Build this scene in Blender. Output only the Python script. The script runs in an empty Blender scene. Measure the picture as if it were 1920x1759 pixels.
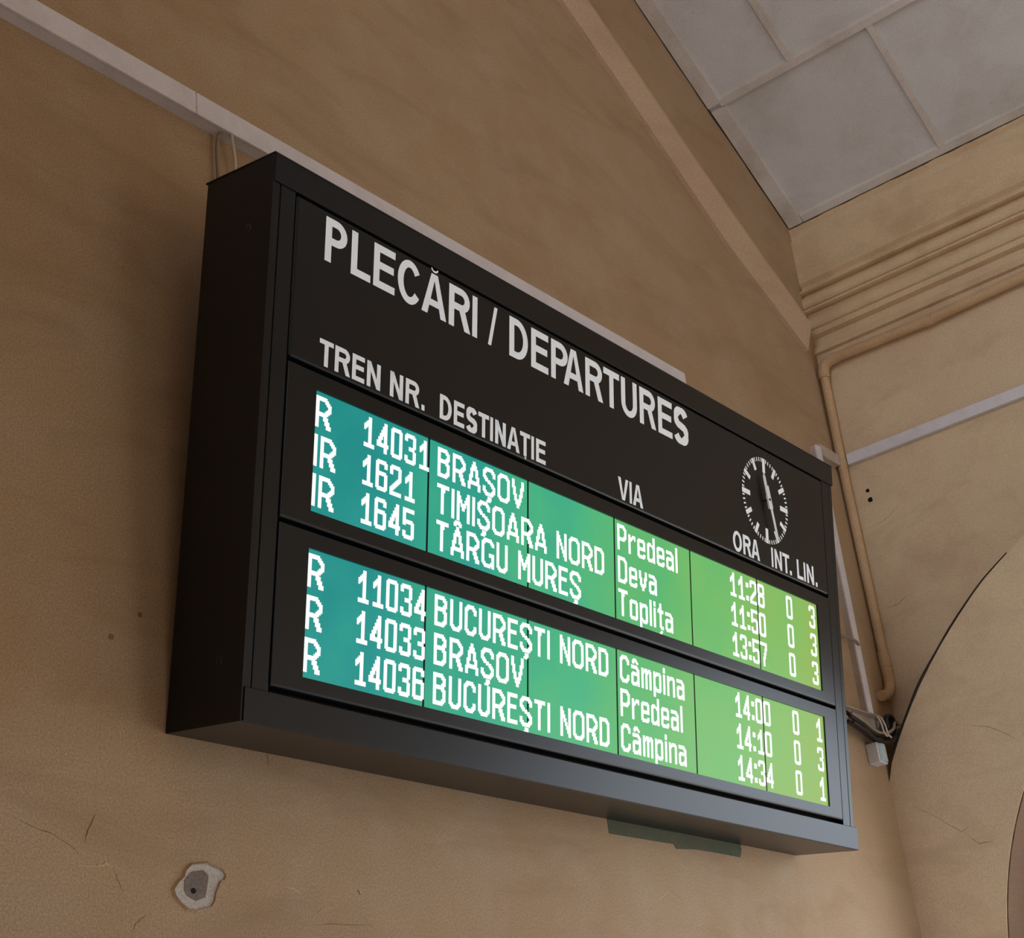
import bpy, math, random
from mathutils import Vector, Matrix

# ------------------------------------------------------------------ camera, world, light
S = bpy.context.scene
COL = S.collection
ZO = 2.45                                   # height of the board's bottom edge above the floor

cam_d = bpy.data.cameras.new('camera')
cam = bpy.data.objects.new('camera', cam_d)
COL.objects.link(cam)
cam_d.sensor_fit = 'HORIZONTAL'
cam_d.sensor_width = 36.0
cam_d.lens = 3040.5 * 36.0 / 1920.0
cam_d.clip_start = 0.05
RX = (0.6233171299073443, -0.774383605402752, -0.10865443961249756)
RY = (0.270572427232243, 0.34395113847641545, -0.899159705481974)
RZ = (0.7336663527692431, 0.5310627514938445, 0.42391748818616093)
cam.matrix_world = Matrix(((RX[0], -RY[0], -RZ[0], -2.08936),
                           (RX[1], -RY[1], -RZ[1], -2.13925),
                           (RX[2], -RY[2], -RZ[2], -0.85342 + ZO),
                           (0, 0, 0, 1)))
S.camera = cam

W_ = bpy.data.worlds.new('overcast_daylight')
S.world = W_
W_.use_nodes = True
wn = W_.node_tree
bg = wn.nodes['Background']
wtc = wn.nodes.new('ShaderNodeTexCoord')
wsep = wn.nodes.new('ShaderNodeSeparateXYZ')
wr = wn.nodes.new('ShaderNodeValToRGB')
wr.color_ramp.elements[0].position = 0.47
wr.color_ramp.elements[0].color = (0.62, 0.59, 0.55, 1)      # platform and track bed outside
wr.color_ramp.elements[1].position = 0.53
wr.color_ramp.elements[1].color = (0.84, 0.96, 1.10, 1)        # overcast sky
wmap = wn.nodes.new('ShaderNodeMapRange')
wmap.inputs['From Min'].default_value = -1.0
wmap.inputs['From Max'].default_value = 1.0
wn.links.new(wtc.outputs['Generated'], wsep.inputs[0])
wn.links.new(wsep.outputs[2], wmap.inputs[0])
wn.links.new(wmap.outputs[0], wr.inputs[0])
wn.links.new(wr.outputs[0], bg.inputs[0])
bg.inputs[1].default_value = 4.0


def portal(name, loc, direction, sx, sy):
    """marks an opening of the hall for the sky light to come through"""
    l = bpy.data.lights.new(name, 'AREA')
    l.shape = 'RECTANGLE'
    l.size = sx
    l.size_y = sy
    o = bpy.data.objects.new(name, l)
    COL.objects.link(o)
    o.location = loc
    o.rotation_euler = Vector(direction).to_track_quat('-Z', 'Z').to_euler()
    l.cycles.is_portal = True
    return o


portal('arch_daylight', (3.35, -1.35, 1.6), (-1, 0, 0), 2.6, 3.2)
portal('front_daylight', (1.7, -5.45, 1.75), (0, 1, 0), 1.9, 3.5)

portal('side_daylight', (-5.75, -1.75, 5.1), (1, 0, 0), 3.3, 5.0)

S.view_settings.view_transform = 'Standard'
S.view_settings.look = 'None'
S.view_settings.gamma = 1.0
S.view_settings.use_curve_mapping = False
S.view_settings.exposure = 0.0


# ------------------------------------------------------------------ helpers
def srgb(r, g, b):
    f = lambda c: (c / 255 / 12.92) if c / 255 <= 0.04045 else ((c / 255 + 0.055) / 1.055) ** 2.4
    return (f(r), f(g), f(b), 1.0)


class MB:
    """collects shapes and links them as ONE mesh object"""

    def __init__(self):
        self.v = []
        self.f = []
        self.sm = []

    def add(self, vs, fs, smooth=False):
        n = len(self.v)
        self.v += [tuple(p) for p in vs]
        self.f += [tuple(i + n for i in f) for f in fs]
        self.sm += [smooth] * len(fs)
        return self

    def box(self, a, b):
        x0, y0, z0 = a
        x1, y1, z1 = b
        x0, x1 = min(x0, x1), max(x0, x1)
        y0, y1 = min(y0, y1), max(y0, y1)
        z0, z1 = min(z0, z1), max(z0, z1)
        vs = [(x0, y0, z0), (x1, y0, z0), (x1, y1, z0), (x0, y1, z0), (x0, y0, z1), (x1, y0, z1), (x1, y1, z1), (x0, y1, z1)]
        return self.add(vs, [(0, 3, 2, 1), (4, 5, 6, 7), (0, 1, 5, 4), (1, 2, 6, 5), (2, 3, 7, 6), (3, 0, 4, 7)])

    def prism(self, poly, axis_vec):
        """closed polygon of 3D points swept along a vector"""
        n = len(poly)
        a = Vector(axis_vec)
        vs = [Vector(p) for p in poly] + [Vector(p) + a for p in poly]
        fs = [tuple(range(n))[::-1], tuple(range(n, 2 * n))]
        for i in range(n):
            j = (i + 1) % n
            fs.append((i, j, n + j, n + i))
        return self.add(vs, fs)

    def sweep(self, prof_a, prof_b, closed=False, smooth=False):
        n = len(prof_a)
        fs = [(i, i + 1, n + i + 1, n + i) for i in range(n - 1)]
        if closed:
            fs.append((n - 1, 0, n, 2 * n - 1))
        return self.add(list(prof_a) + list(prof_b), fs, smooth)

    def tube(self, pts, r, seg=10, caps=True, smooth=True):
        pts = [Vector(p) for p in pts]
        rs = r if isinstance(r, (list, tuple)) else [r] * len(pts)
        n0 = None
        rings = []
        for i, p in enumerate(pts):
            t = (pts[min(i + 1, len(pts) - 1)] - pts[max(i - 1, 0)]).normalized()
            if n0 is None:
                n0 = t.orthogonal().normalized()
            else:
                n0 = (n0 - t * n0.dot(t)).normalized()
            b = t.cross(n0)
            rings.append([p + (n0 * math.cos(2 * math.pi * k / seg) + b * math.sin(2 * math.pi * k / seg)) * rs[i] for k in range(seg)])
        vs = [q for ring in rings for q in ring]
        fs = []
        for i in range(len(pts) - 1):
            for k in range(seg):
                k2 = (k + 1) % seg
                fs.append((i * seg + k, i * seg + k2, (i + 1) * seg + k2, (i + 1) * seg + k))
        self.add(vs, fs, smooth)
        if caps:
            m = len(vs)
            self.add(rings[0], [tuple(range(seg))[::-1]])
            self.add(rings[-1], [tuple(range(seg))])
        return self

    def build(self, name, mat, parent=None, origin=(0, 0, 0), bevel=0, props=None, seg=2):
        me = bpy.data.meshes.new(name)
        o3 = Vector(origin)
        me.from_pydata([tuple(Vector(p) - o3) for p in self.v], [], self.f)
        me.polygons.foreach_set('use_smooth', self.sm)
        me.update()
        o = bpy.data.objects.new(name, me)
        COL.objects.link(o)
        if mat:
            me.materials.append(mat)
        o.location = o3
        if parent:
            o.parent = parent
        if bevel:
            m = o.modifiers.new('bevel', 'BEVEL')
            m.width = bevel
            m.segments = seg
            m.limit_method = 'ANGLE'
            m.angle_limit = math.radians(40)
            m.harden_normals = False
        if props:
            for k, v in props.items():
                o[k] = v
        return o


def thing(name, label, cat, loc=(0, 0, 0), rot=(0, 0, 0), group=None):
    o = bpy.data.objects.new(name, None)
    COL.objects.link(o)
    o.empty_display_size = 0.05
    o.location = loc
    o.rotation_euler = rot
    o['label'] = label
    o['category'] = cat
    if group:
        o['group'] = group
    return o


def tagp(label, cat, group=None):
    d = {'label': label, 'category': cat}
    if group:
        d['group'] = group
    return d


STRUCT = {'kind': 'structure'}


def st(label):
    return {'kind': 'structure', 'label': label}


def smooth_path(pts, n=8):
    """Catmull-Rom through the points"""
    P = [Vector(p) for p in pts]
    P = [P[0] * 2 - P[1]] + P + [P[-1] * 2 - P[-2]]
    out = []
    for i in range(1, len(P) - 2):
        for k in range(n):
            t = k / n
            a, b, c, d = P[i - 1], P[i], P[i + 1], P[i + 2]
            out.append(0.5 * ((2 * b) + (c - a) * t + (2 * a - 5 * b + 4 * c - d) * t * t + (3 * b - a - 3 * c + d) * t ** 3))
    out.append(P[-2])
    return out


# ------------------------------------------------------------------ materials
def newmat(name):
    m = bpy.data.materials.new(name)
    m.use_nodes = True
    nt = m.node_tree
    return m, nt, nt.nodes['Principled BSDF']


def N(nt, t, **kw):
    n = nt.nodes.new(t)
    for k, v in kw.items():
        if k in n.inputs:
            n.inputs[k].default_value = v
        else:
            setattr(n, k, v)
    return n


def mixc(nt, fac, a, b, blend='MIX'):
    m = nt.nodes.new('ShaderNodeMix')
    m.data_type = 'RGBA'
    m.blend_type = blend
    for sock, val in ((m.inputs[0], fac), (m.inputs[6], a), (m.inputs[7], b)):
        if hasattr(val, 'is_linked') or hasattr(val, 'links'):
            nt.links.new(val, sock)
        else:
            sock.default_value = val
    return m.outputs[2]


def noise(nt, coord, scale, detail=4, rough=0.55, dist=0.0):
    n = N(nt, 'ShaderNodeTexNoise')
    n.inputs['Scale'].default_value = scale
    n.inputs['Detail'].default_value = detail
    n.inputs['Roughness'].default_value = rough
    n.inputs['Distortion'].default_value = dist
    nt.links.new(coord, n.inputs['Vector'])
    return n.outputs['Fac']


def ramp(nt, fac, stops):
    r = nt.nodes.new('ShaderNodeValToRGB')
    el = r.color_ramp.elements
    el[0].position, el[0].color = stops[0]
    el[1].position, el[1].color = stops[-1]
    for p, c in stops[1:-1]:
        e = el.new(p)
        e.color = c
    nt.links.new(fac, r.inputs[0])
    return r.outputs[0]


BW = [(0.0, (0, 0, 0, 1)), (1.0, (1, 1, 1, 1))]


def plaster(name, c1, c2, c3, bump=0.45, rough=0.8, streak=0.35):
    m, nt, b = newmat(name)
    geo = N(nt, 'ShaderNodeNewGeometry')
    pos = geo.outputs['Position']
    big = noise(nt, pos, 1.3, 3, 0.5, 0.4)
    base = mixc(nt, ramp(nt, big, [(0.38, (0, 0, 0, 1)), (0.62, (1, 1, 1, 1))]), c1, c2)
    mid = noise(nt, pos, 4.5, 5, 0.6)
    base = mixc(nt, ramp(nt, mid, [(0.45, (0, 0, 0, 1)), (0.75, (1, 1, 1, 1))]), base, c3)
    fine = noise(nt, pos, 260, 2, 0.6)
    base = mixc(nt, 0.42, base, ramp(nt, fine, [(0.3, (0.25, 0.25, 0.25, 1)), (0.7, (0.75, 0.75, 0.75, 1))]), 'OVERLAY')
    mp = N(nt, 'ShaderNodeMapping')
    mp.inputs['Rotation'].default_value = (0.0, 0.6, 0.0)
    mp.inputs['Scale'].default_value = (2.2, 3.0, 7.0)
    nt.links.new(pos, mp.inputs['Vector'])
    stn = noise(nt, mp.outputs[0], 1.0, 4, 0.6, 0.6)
    base = mixc(nt, ramp(nt, stn, [(0.50, (0, 0, 0, 1)), (0.74, (0.42, 0.42, 0.42, 1))]), base, (c1[0] * 0.62, c1[1] * 0.56, c1[2] * 0.50, 1))
    # dirt specks
    sp = noise(nt, pos, 38, 3, 0.65)
    base = mixc(nt, ramp(nt, sp, [(0.70, (0, 0, 0, 1)), (0.80, (0.6, 0.6, 0.6, 1))]), base, (c1[0] * 0.45, c1[1] * 0.42, c1[2] * 0.42, 1))
    nt.links.new(base, b.inputs['Base Color'])
    b.inputs['Roughness'].default_value = rough
    b.inputs['Specular IOR Level'].default_value = 0.25
    bp = N(nt, 'ShaderNodeBump')
    bp.inputs['Strength'].default_value = bump
    bp.inputs['Distance'].default_value = 0.004
    h = mixc(nt, 0.5, noise(nt, pos, 22, 6, 0.6), noise(nt, pos, 90, 3, 0.6))
    nt.links.new(h, bp.inputs['Height'])
    nt.links.new(bp.outputs[0], b.inputs['Normal'])
    return m


M = {}
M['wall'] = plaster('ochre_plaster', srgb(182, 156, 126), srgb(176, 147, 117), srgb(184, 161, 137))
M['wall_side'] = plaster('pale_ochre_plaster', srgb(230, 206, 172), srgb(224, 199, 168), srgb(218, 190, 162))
M['reveal'] = plaster('reveal_painted_shade', srgb(116, 90, 68), srgb(110, 82, 62), srgb(104, 76, 60))  # wall plaster darkened to stand in for the shade inside the arch
M['mould'] = plaster('moulding_plaster', srgb(228, 202, 166), srgb(220, 192, 158), srgb(202, 170, 138), 0.35)
M['raking'] = plaster('raking_moulding_plaster', srgb(208, 180, 154), srgb(204, 174, 150), srgb(206, 180, 152), 0.15)
M['pipe'] = plaster('painted_pipe', srgb(214, 182, 144), srgb(206, 172, 134), srgb(196, 160, 124), 0.12, 0.5)
M['ceiling'] = plaster('ceiling_board', srgb(224, 224, 226), srgb(217, 215, 216), srgb(206, 202, 200), 0.08)
M['ceilstrip'] = plaster('ceiling_strip', srgb(228, 222, 218), srgb(218, 210, 205), srgb(196, 184, 174), 0.08)
M['floor'] = plaster('floor_stone', srgb(196, 194, 192), srgb(204, 200, 196), srgb(182, 178, 174), 0.1)
M['render'] = plaster('exposed_lime', srgb(196, 190, 184), srgb(184, 176, 170), srgb(205, 200, 196), 0.5)
M['mortar'] = plaster('exposed_mortar', srgb(128, 118, 112), srgb(110, 102, 98), srgb(140, 130, 122), 0.6)
M['teal'] = plaster('old_teal_paint', srgb(96, 100, 84), srgb(88, 96, 82), srgb(118, 112, 92), 0.2)
M['crack'] = plaster('crack_brown', srgb(140, 108, 80), srgb(128, 98, 72), srgb(150, 116, 88), 0.1)  # brown tone of the cracks and small wall holes
M['joint_brown'] = plaster('joint_brown', srgb(92, 74, 58), srgb(78, 62, 48), srgb(110, 88, 68), 0.1)  # dark brown of the uneven lines along the ceiling joints
M['cracklight'] = plaster('chipped_edge', srgb(215, 185, 150), srgb(205, 172, 138), srgb(220, 195, 165), 0.2)


def simple(name, col, rough=0.5, spec=0.5, bumps=0.0, scale=400, metal=0.0, dirt=0.0):
    m, nt, b = newmat(name)
    geo = N(nt, 'ShaderNodeNewGeometry')
    pos = geo.outputs['Position']
    f = noise(nt, pos, scale, 2, 0.6)
    c = mixc(nt, ramp(nt, f, [(0.35, (0, 0, 0, 1)), (0.65, (1, 1, 1, 1))]), (col[0] * 0.88, col[1] * 0.88, col[2] * 0.88, 1), (min(1, col[0] * 1.1), min(1, col[1] * 1.1), min(1, col[2] * 1.1), 1))
    if dirt:
        d = noise(nt, pos, 14, 5, 0.6)
        c = mixc(nt, ramp(nt, d, [(0.45, (0, 0, 0, 1)), (0.8, (dirt, dirt, dirt, 1))]), c, (col[0] * 0.5, col[1] * 0.46, col[2] * 0.42, 1))
    nt.links.new(c, b.inputs['Base Color'])
    b.inputs['Roughness'].default_value = rough
    b.inputs['Specular IOR Level'].default_value = spec
    b.inputs['Metallic'].default_value = metal
    if bumps:
        bp = N(nt, 'ShaderNodeBump')
        bp.inputs['Strength'].default_value = bumps
        bp.inputs['Distance'].default_value = 0.0006
        nt.links.new(f, bp.inputs['Height'])
        nt.links.new(bp.outputs[0], b.inputs['Normal'])
    return m


M['black'] = simple('black_powder_coat', (0.0070, 0.0086, 0.0112, 1), 0.30, 0.32, 0.12, 700)
M['gap'] = simple('black_recess', (0.004, 0.004, 0.005, 1), 0.7, 0.2)
M['screw'] = simple('screw_steel', (0.03, 0.03, 0.032, 1), 0.35, 0.5, metal=0.6)
M['hand'] = simple('white_hand_enamel', (0.86, 0.90, 0.99, 1), 0.5, 0.4)
M['letter'] = simple('white_vinyl', (0.86, 0.90, 0.99, 1), 0.5, 0.4)
_b = M['letter'].node_tree.nodes['Principled BSDF']      # faint glow added to lettering and dial marks to lift them above the daylight
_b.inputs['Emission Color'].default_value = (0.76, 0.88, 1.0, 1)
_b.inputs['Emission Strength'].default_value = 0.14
M['trunk'] = simple('white_plastic', srgb(232, 228, 236), 0.5, 0.4, dirt=0.3)
M['trunkdirty'] = simple('dusty_white_plastic', srgb(200, 186, 176), 0.55, 0.35, dirt=0.6)
M['cablewhite'] = simple('white_cable', srgb(205, 196, 180), 0.5, 0.4)
M['cablegrey'] = simple('grey_cable', srgb(150, 136, 122), 0.55, 0.3)
M['cableblack'] = simple('black_cable', srgb(42, 34, 30), 0.5, 0.4)
M['boxwhite'] = simple('white_box_plastic', srgb(226, 226, 232), 0.35, 0.5)
M['lens'] = simple('pale_lens', srgb(190, 214, 220), 0.12, 0.6)

PX = 0.00403                                  # dot pitch of the display


def screen_material():
    m, nt, b = newmat('lcd_backlight')
    tc = N(nt, 'ShaderNodeTexCoord')
    sep = N(nt, 'ShaderNodeSeparateXYZ')
    nt.links.new(tc.outputs['Object'], sep.inputs[0])

    def math_(op, a, bv=None):
        n = N(nt, 'ShaderNodeMath', operation=op)
        for i, val in enumerate((a, bv)):
            if val is None:
                continue
            if hasattr(val, 'links'):
                nt.links.new(val, n.inputs[i])
            else:
                n.inputs[i].default_value = val
        return n.outputs[0]
    u = math_('DIVIDE', math_('SUBTRACT', sep.outputs[0], 0.1405), 1.941)
    w = sep.outputs[2]
    mod = math_('FRACT', math_('MULTIPLY', u, 6.0))
    wave = math_('MULTIPLY', math_('COSINE', math_('MULTIPLY', mod, 6.283)), 0.035)
    n1 = noise(nt, tc.outputs['Object'], 7.0, 2, 0.5)
    t = math_('ADD', math_('ADD', u, wave), math_('MULTIPLY', math_('SUBTRACT', n1, 0.5), 0.28))
    t = math_('ADD', t, math_('MULTIPLY', math_('SUBTRACT', 0.45, w), 0.12))
    col = ramp(nt, t, [(0.0, srgb(24, 140, 136)), (0.10, srgb(36, 152, 144)), (0.22, srgb(48, 164, 138)), (0.40, srgb(74, 182, 130)),
                       (0.55, srgb(96, 186, 112)), (0.75, srgb(120, 190, 104)), (0.9, srgb(138, 190, 96)), (1.0, srgb(148, 186, 88))])
    st_ = math_('FRACT', math_('DIVIDE', math_('SUBTRACT', sep.outputs[0], 0.1405), PX))
    line = math_('LESS_THAN', st_, 0.22)
    col = mixc(nt, math_('MULTIPLY', line, 0.22), col, (0.01, 0.12, 0.11, 1))
    em = N(nt, 'ShaderNodeEmission')
    em.inputs['Strength'].default_value = 1.0
    nt.links.new(col, em.inputs[0])
    gl = N(nt, 'ShaderNodeBsdfGlossy')
    gl.inputs['Roughness'].default_value = 0.35
    gl.inputs[0].default_value = (0.03, 0.03, 0.03, 1)
    ad = N(nt, 'ShaderNodeAddShader')
    nt.links.new(em.outputs[0], ad.inputs[0])
    nt.links.new(gl.outputs[0], ad.inputs[1])
    nt.links.new(ad.outputs[0], nt.nodes['Material Output'].inputs[0])
    return m


def dots_material():
    m, nt, b = newmat('lit_display_dots')
    tc = N(nt, 'ShaderNodeTexCoord')
    sep = N(nt, 'ShaderNodeSeparateXYZ')
    nt.links.new(tc.outputs['Object'], sep.inputs[0])
    d = N(nt, 'ShaderNodeMath', operation='DIVIDE')
    nt.links.new(sep.outputs[0], d.inputs[0])
    d.inputs[1].default_value = PX
    fr = N(nt, 'ShaderNodeMath', operation='FRACT')
    nt.links.new(d.outputs[0], fr.inputs[0])
    lt = N(nt, 'ShaderNodeMath', operation='LESS_THAN')
    nt.links.new(fr.outputs[0], lt.inputs[0])
    lt.inputs[1].default_value = 0.2
    c = mixc(nt, lt.outputs[0], (0.96, 1.0, 0.97, 1), (0.80, 0.86, 0.82, 1))
    em = N(nt, 'ShaderNodeEmission')
    em.inputs['Strength'].default_value = 1.12
    nt.links.new(c, em.inputs[0])
    nt.links.new(em.outputs[0], nt.nodes['Material Output'].inputs[0])
    return m


M['screen'] = screen_material()
M['dots'] = dots_material()

# ------------------------------------------------------------------ the room
XW = 2.83                                    # face of the right-hand wall
SL = 0.642                                   # slope of the ceiling
CZ = 2.4626 + ZO                             # ceiling height where it meets the right-hand wall


def ceil_z(x):
    return CZ + SL * (2.823 - x)


RIDGE = -1.3
mb = MB()
pl = [(-5.6, 0, 0), (3.4, 0, 0), (3.4, 0, ceil_z(3.4) + 0.1), (RIDGE, 0, ceil_z(RIDGE) + 0.1), (-5.6, 0, ceil_z(RIDGE) + 0.1)]
mb.prism(pl, (0, 0.3, 0))
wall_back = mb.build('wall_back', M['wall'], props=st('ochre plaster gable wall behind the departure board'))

# right-hand wall with its arched opening: outline in (y, z), thickness towards +x
YC, ZC, RI, RO = -1.35, -0.41 + ZO, 1.10, 1.533
XB = 2.682                                   # face of the arch band
arc = [(YC + RI * math.cos(a), ZC + RI * math.sin(a)) for a in [math.pi * k / 40 for k in range(41)]]
mb = MB()
top = CZ + 0.15
jy0, jy1 = YC + RI, YC - RI
# wall face as strips between the arch line and the ceiling, plus jamb strips down to the floor
for x0, sgn in ((XW, 1),):
    outer = [(0.0, 0.0), (0.0, top)]
    # left jamb block (towards the gable wall)
    mb.box((XW, jy0, 0), (XW + 0.3, 0.0, ZC))
    mb.box((XW, -9.0, 0), (XW + 0.3, jy1, ZC))
    for i in range(40):
        (ya, za), (yb, zb) = arc[i], arc[i + 1]
        mb.prism([(XW, ya, za), (XW, yb, zb), (XW, yb, top), (XW, ya, top)], (0.3, 0, 0))
    mb.box((XW, jy0, ZC), (XW + 0.3, 0.0, top))
    mb.box((XW, -9.0, ZC), (XW + 0.3, jy1, top))
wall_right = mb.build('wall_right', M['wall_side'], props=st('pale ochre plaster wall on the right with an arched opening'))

# raised band around the arch, dying into the gable wall
mb = MB()
n = 72
ring = []
for k in range(n + 1):
    a = math.pi * k / n
    c, s = math.cos(a), math.sin(a)
    yo, zo_ = YC + RO * c, ZC + RO * s
    if yo > 0:                              # clipped by the gable wall
        yo = 0.0
    ring.append(((YC + RI * c, ZC + RI * s), (yo, zo_)))
for i in range(n):
    (p0, q0), (p1, q1) = ring[i], ring[i + 1]
    mb.prism([(XB, p0[0], p0[1]), (XB, p1[0], p1[1]), (XB, q1[0], q1[1]), (XB, q0[0], q0[1])], (XW - XB, 0, 0))
mb.prism([(XB, jy0, 0), (XB, jy0, ZC), (XB, 0, ZC), (XB, 0, 0)], (XW - XB, 0, 0))
mb.prism([(XB, jy1, 0), (XB, jy1, ZC), (XB, YC - RO, ZC), (XB, YC - RO, 0)], (XW - XB, 0, 0))
arch = mb.build('trim_1', M['wall_side'], props=st('raised plaster band around the arched opening'))

# panel added in the arch, out of view, to hold sky light off its jamb
mb = MB()
mb.box((3.0, -0.50, 0), (3.06, -0.20, 3.6))
mb.build('added_arch_panel', M['wall_side'], props=STRUCT)

# thin skin over the arch reveal, with the shade put into its colour
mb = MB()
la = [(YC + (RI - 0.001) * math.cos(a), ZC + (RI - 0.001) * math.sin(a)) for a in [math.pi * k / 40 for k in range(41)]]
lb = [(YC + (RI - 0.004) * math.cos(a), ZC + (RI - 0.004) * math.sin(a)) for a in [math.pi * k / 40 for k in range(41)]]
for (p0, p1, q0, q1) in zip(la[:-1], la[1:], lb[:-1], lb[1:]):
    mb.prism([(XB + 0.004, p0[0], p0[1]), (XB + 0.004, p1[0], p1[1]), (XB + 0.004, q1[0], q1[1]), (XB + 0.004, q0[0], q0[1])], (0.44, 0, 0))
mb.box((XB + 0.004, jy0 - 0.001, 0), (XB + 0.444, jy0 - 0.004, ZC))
mb.build('reveal_shade_skin', M['reveal'], props=st('arch reveal with its shade painted into the colour'))

# unseen block added left of the view to shade the gable wall
mb = MB()
mb.box((-1.75, -0.70, 0), (-1.25, 0.0, 7.4))
mb.build('added_shade_block', M['wall'], props=st('unseen block added to shade the gable wall'), bevel=0.01)

# front wall of the hall with its wide opening, out of view
mb = MB()
mb.box((-5.6, -5.4, 0), (0.8, -5.2, 8.0))
mb.box((2.6, -5.4, 0), (3.2, -5.2, 8.0))
mb.box((0.8, -5.4, 3.4), (2.6, -5.2, 8.0))
mb.build('wall_front', M['wall_side'], props=STRUCT)

mb = MB()
mb.box((-5.6, -9.0, -0.1), (4.6, 0.3, 0.0))
mb.build('floor', M['floor'], props=STRUCT)

# left side wall, out of view
mb = MB()
mb.box((-5.7, -9.0, 0), (-5.4, -3.4, 7.6))
mb.box((-5.7, -3.4, 0.0), (-5.4, 0.0, 2.6))
mb.box((-5.7, -0.12, 2.6), (-5.4, 0.0, 7.6))
mb.build('wall_left', M['wall'], props=STRUCT)

# sloping boarded ceiling
mb = MB()
for (xa, xb) in ((3.2, RIDGE), (RIDGE, -5.8)):
    za = ceil_z(max(xa, RIDGE))
    zb = ceil_z(RIDGE)
    mb.prism([(xa, -9.2, za), (xb, -9.2, zb), (xb, -9.2, zb + 0.08), (xa, -9.2, za + 0.08)], (0, 9.5, 0))
ceiling = mb.build('ceiling', M['ceiling'], props=st('grey board ceiling sloping up from the right wall'))


def slope_strip(name, xa, xb, ya, yb, h, label, mat='ceilstrip'):
    m_ = MB()
    m_.prism([(xa, ya, ceil_z(xa) + 0.002), (xb, ya, ceil_z(xb) + 0.002), (xb, ya, ceil_z(xb) - h), (xa, ya, ceil_z(xa) - h)], (0, yb - ya, 0))
    return m_.build(name, M[mat], props=st(label), bevel=0.002)


slope_strip('trim_2', 2.342, 1.0, -0.002, -0.058, 0.016, 'upper cover strip of the ceiling along the gable wall')
slope_strip('trim_3', 2.823, 2.36, -0.004, -0.064, 0.012, 'lower cover strip of the ceiling along the gable wall')
slope_strip('trim_4', 2.824, 2.797, -0.066, -9.0, 0.012, 'cover strip where the ceiling meets the right wall')
slope_strip('trim_5', 2.355, 2.331, -0.05, -9.0, 0.016, 'long cover strip crossing the ceiling boards')
slope_strip('trim_6', 2.797, 2.352, -0.638, -0.664, 0.015, 'lower cover strip between two ceiling boards')
slope_strip('trim_7', 2.331, 1.0, -0.342, -0.370, 0.015, 'upper cover strip between two ceiling boards')

# dark uneven line along the joint between ceiling and gable wall
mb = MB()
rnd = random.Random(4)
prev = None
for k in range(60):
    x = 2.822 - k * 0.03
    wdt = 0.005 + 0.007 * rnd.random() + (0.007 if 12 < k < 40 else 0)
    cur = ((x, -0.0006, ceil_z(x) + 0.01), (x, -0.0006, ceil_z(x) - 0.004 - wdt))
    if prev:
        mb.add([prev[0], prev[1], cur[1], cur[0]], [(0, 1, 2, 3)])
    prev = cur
mb.build('dark_joint', M['joint_brown'], wall_back)
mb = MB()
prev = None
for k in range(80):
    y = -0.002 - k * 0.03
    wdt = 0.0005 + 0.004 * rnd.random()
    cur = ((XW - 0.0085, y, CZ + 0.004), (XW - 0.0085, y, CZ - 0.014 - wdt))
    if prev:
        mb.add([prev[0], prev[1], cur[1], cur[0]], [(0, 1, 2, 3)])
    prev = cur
mb.build('dark_joint', M['joint_brown'], wall_right)

# cornice on the right-hand wall: profile of (projection from the wall, z)
prof = [(0.004, 2.470), (0.004, 2.440), (-0.004, 2.425), (-0.006, 2.398), (0.006, 2.392), (0.010, 2.204), (-0.002, 2.190), (0.002, 2.172), (0.024, 2.164), (0.026, 2.156), (-0.012, 2.153),
        (-0.012, 2.144)]
for k in range(9):
    a = math.pi * (0.5 - k / 8)
    prof.append((-0.002 + 0.026 * math.cos(a), 2.114 + 0.028 * math.sin(a)))
prof += [(0.022, 2.084), (0.024, 2.075), (-0.014, 2.072), (-0.014, 2.062)]
for k in range(9):
    a = math.pi * (0.5 - k / 8)
    prof.append((-0.004 + 0.024 * math.cos(a), 2.029 + 0.032 * math.sin(a)))
prof += [(0.019, 1.994), (0.021, 1.972), (-0.008, 1.966), (-0.010, 1.950), (-0.004, 1.936), (0.006, 1.930), (0.008, 1.906), (-0.006, 1.90), (-0.02, 1.898)]
mb = MB()
pa = [(XW - 0.004 - d, 0.0, z + ZO) for d, z in prof]
pb = [(XW - 0.004 - d, -9.0, z + ZO) for d, z in prof]
mb.sweep(pa, pb)
mb.add(pa + [(XW + 0.02, 0, pa[-1][2]), (XW + 0.02, 0, pa[0][2])], [tuple(range(len(pa) + 2))])
cornice = mb.build('trim_8', M['mould'], props=st('plaster cornice with rounded mouldings on the right wall'))

# raking moulding on the gable wall, parallel to the ceiling
lo = [(1.05, 2.925), (1.428, 2.6914), (1.68, 2.532), (1.9216, 2.3655), (2.10, 2.245), (2.2722, 2.1273), (2.52, 2.000), (2.735, 1.885)]
up = [(1.12, 3.000), (1.5275, 2.734), (1.78, 2.570), (2.0276, 2.4031), (2.25, 2.262), (2.474, 2.1242), (2.61, 2.048), (2.735, 1.972)]
mb = MB()
secs = []
for (xl, zl), (xu, zu) in zip(lo, up):
    secs.append([(xl, 0.001, zl + ZO), (xl, -0.016, zl + ZO), (xu, -0.046, zu + ZO), (xu + 0.006, -0.046, zu + 0.012 + ZO), (xu + 0.03, 0.001, zu + 0.03 + ZO)])
for a, b in zip(secs[:-1], secs[1:]):
    mb.sweep(a, b)
mb.add(secs[-1], [(0, 1, 2, 3, 4)])
mb.build('trim_9', M['raking'], props=st('raking plaster moulding following the ceiling on the gable wall'))


def flat_patch(name, pts, mat, depth, parent, label=None):
    """thin layer on the gable wall, outline in (x, z)"""
    m_ = MB()
    m_.prism([(x, 0.0, z + ZO) for x, z in pts], (0, -depth, 0))
    o = m_.build(name, mat, parent)
    if label:
        o['label'] = label
    return o


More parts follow.
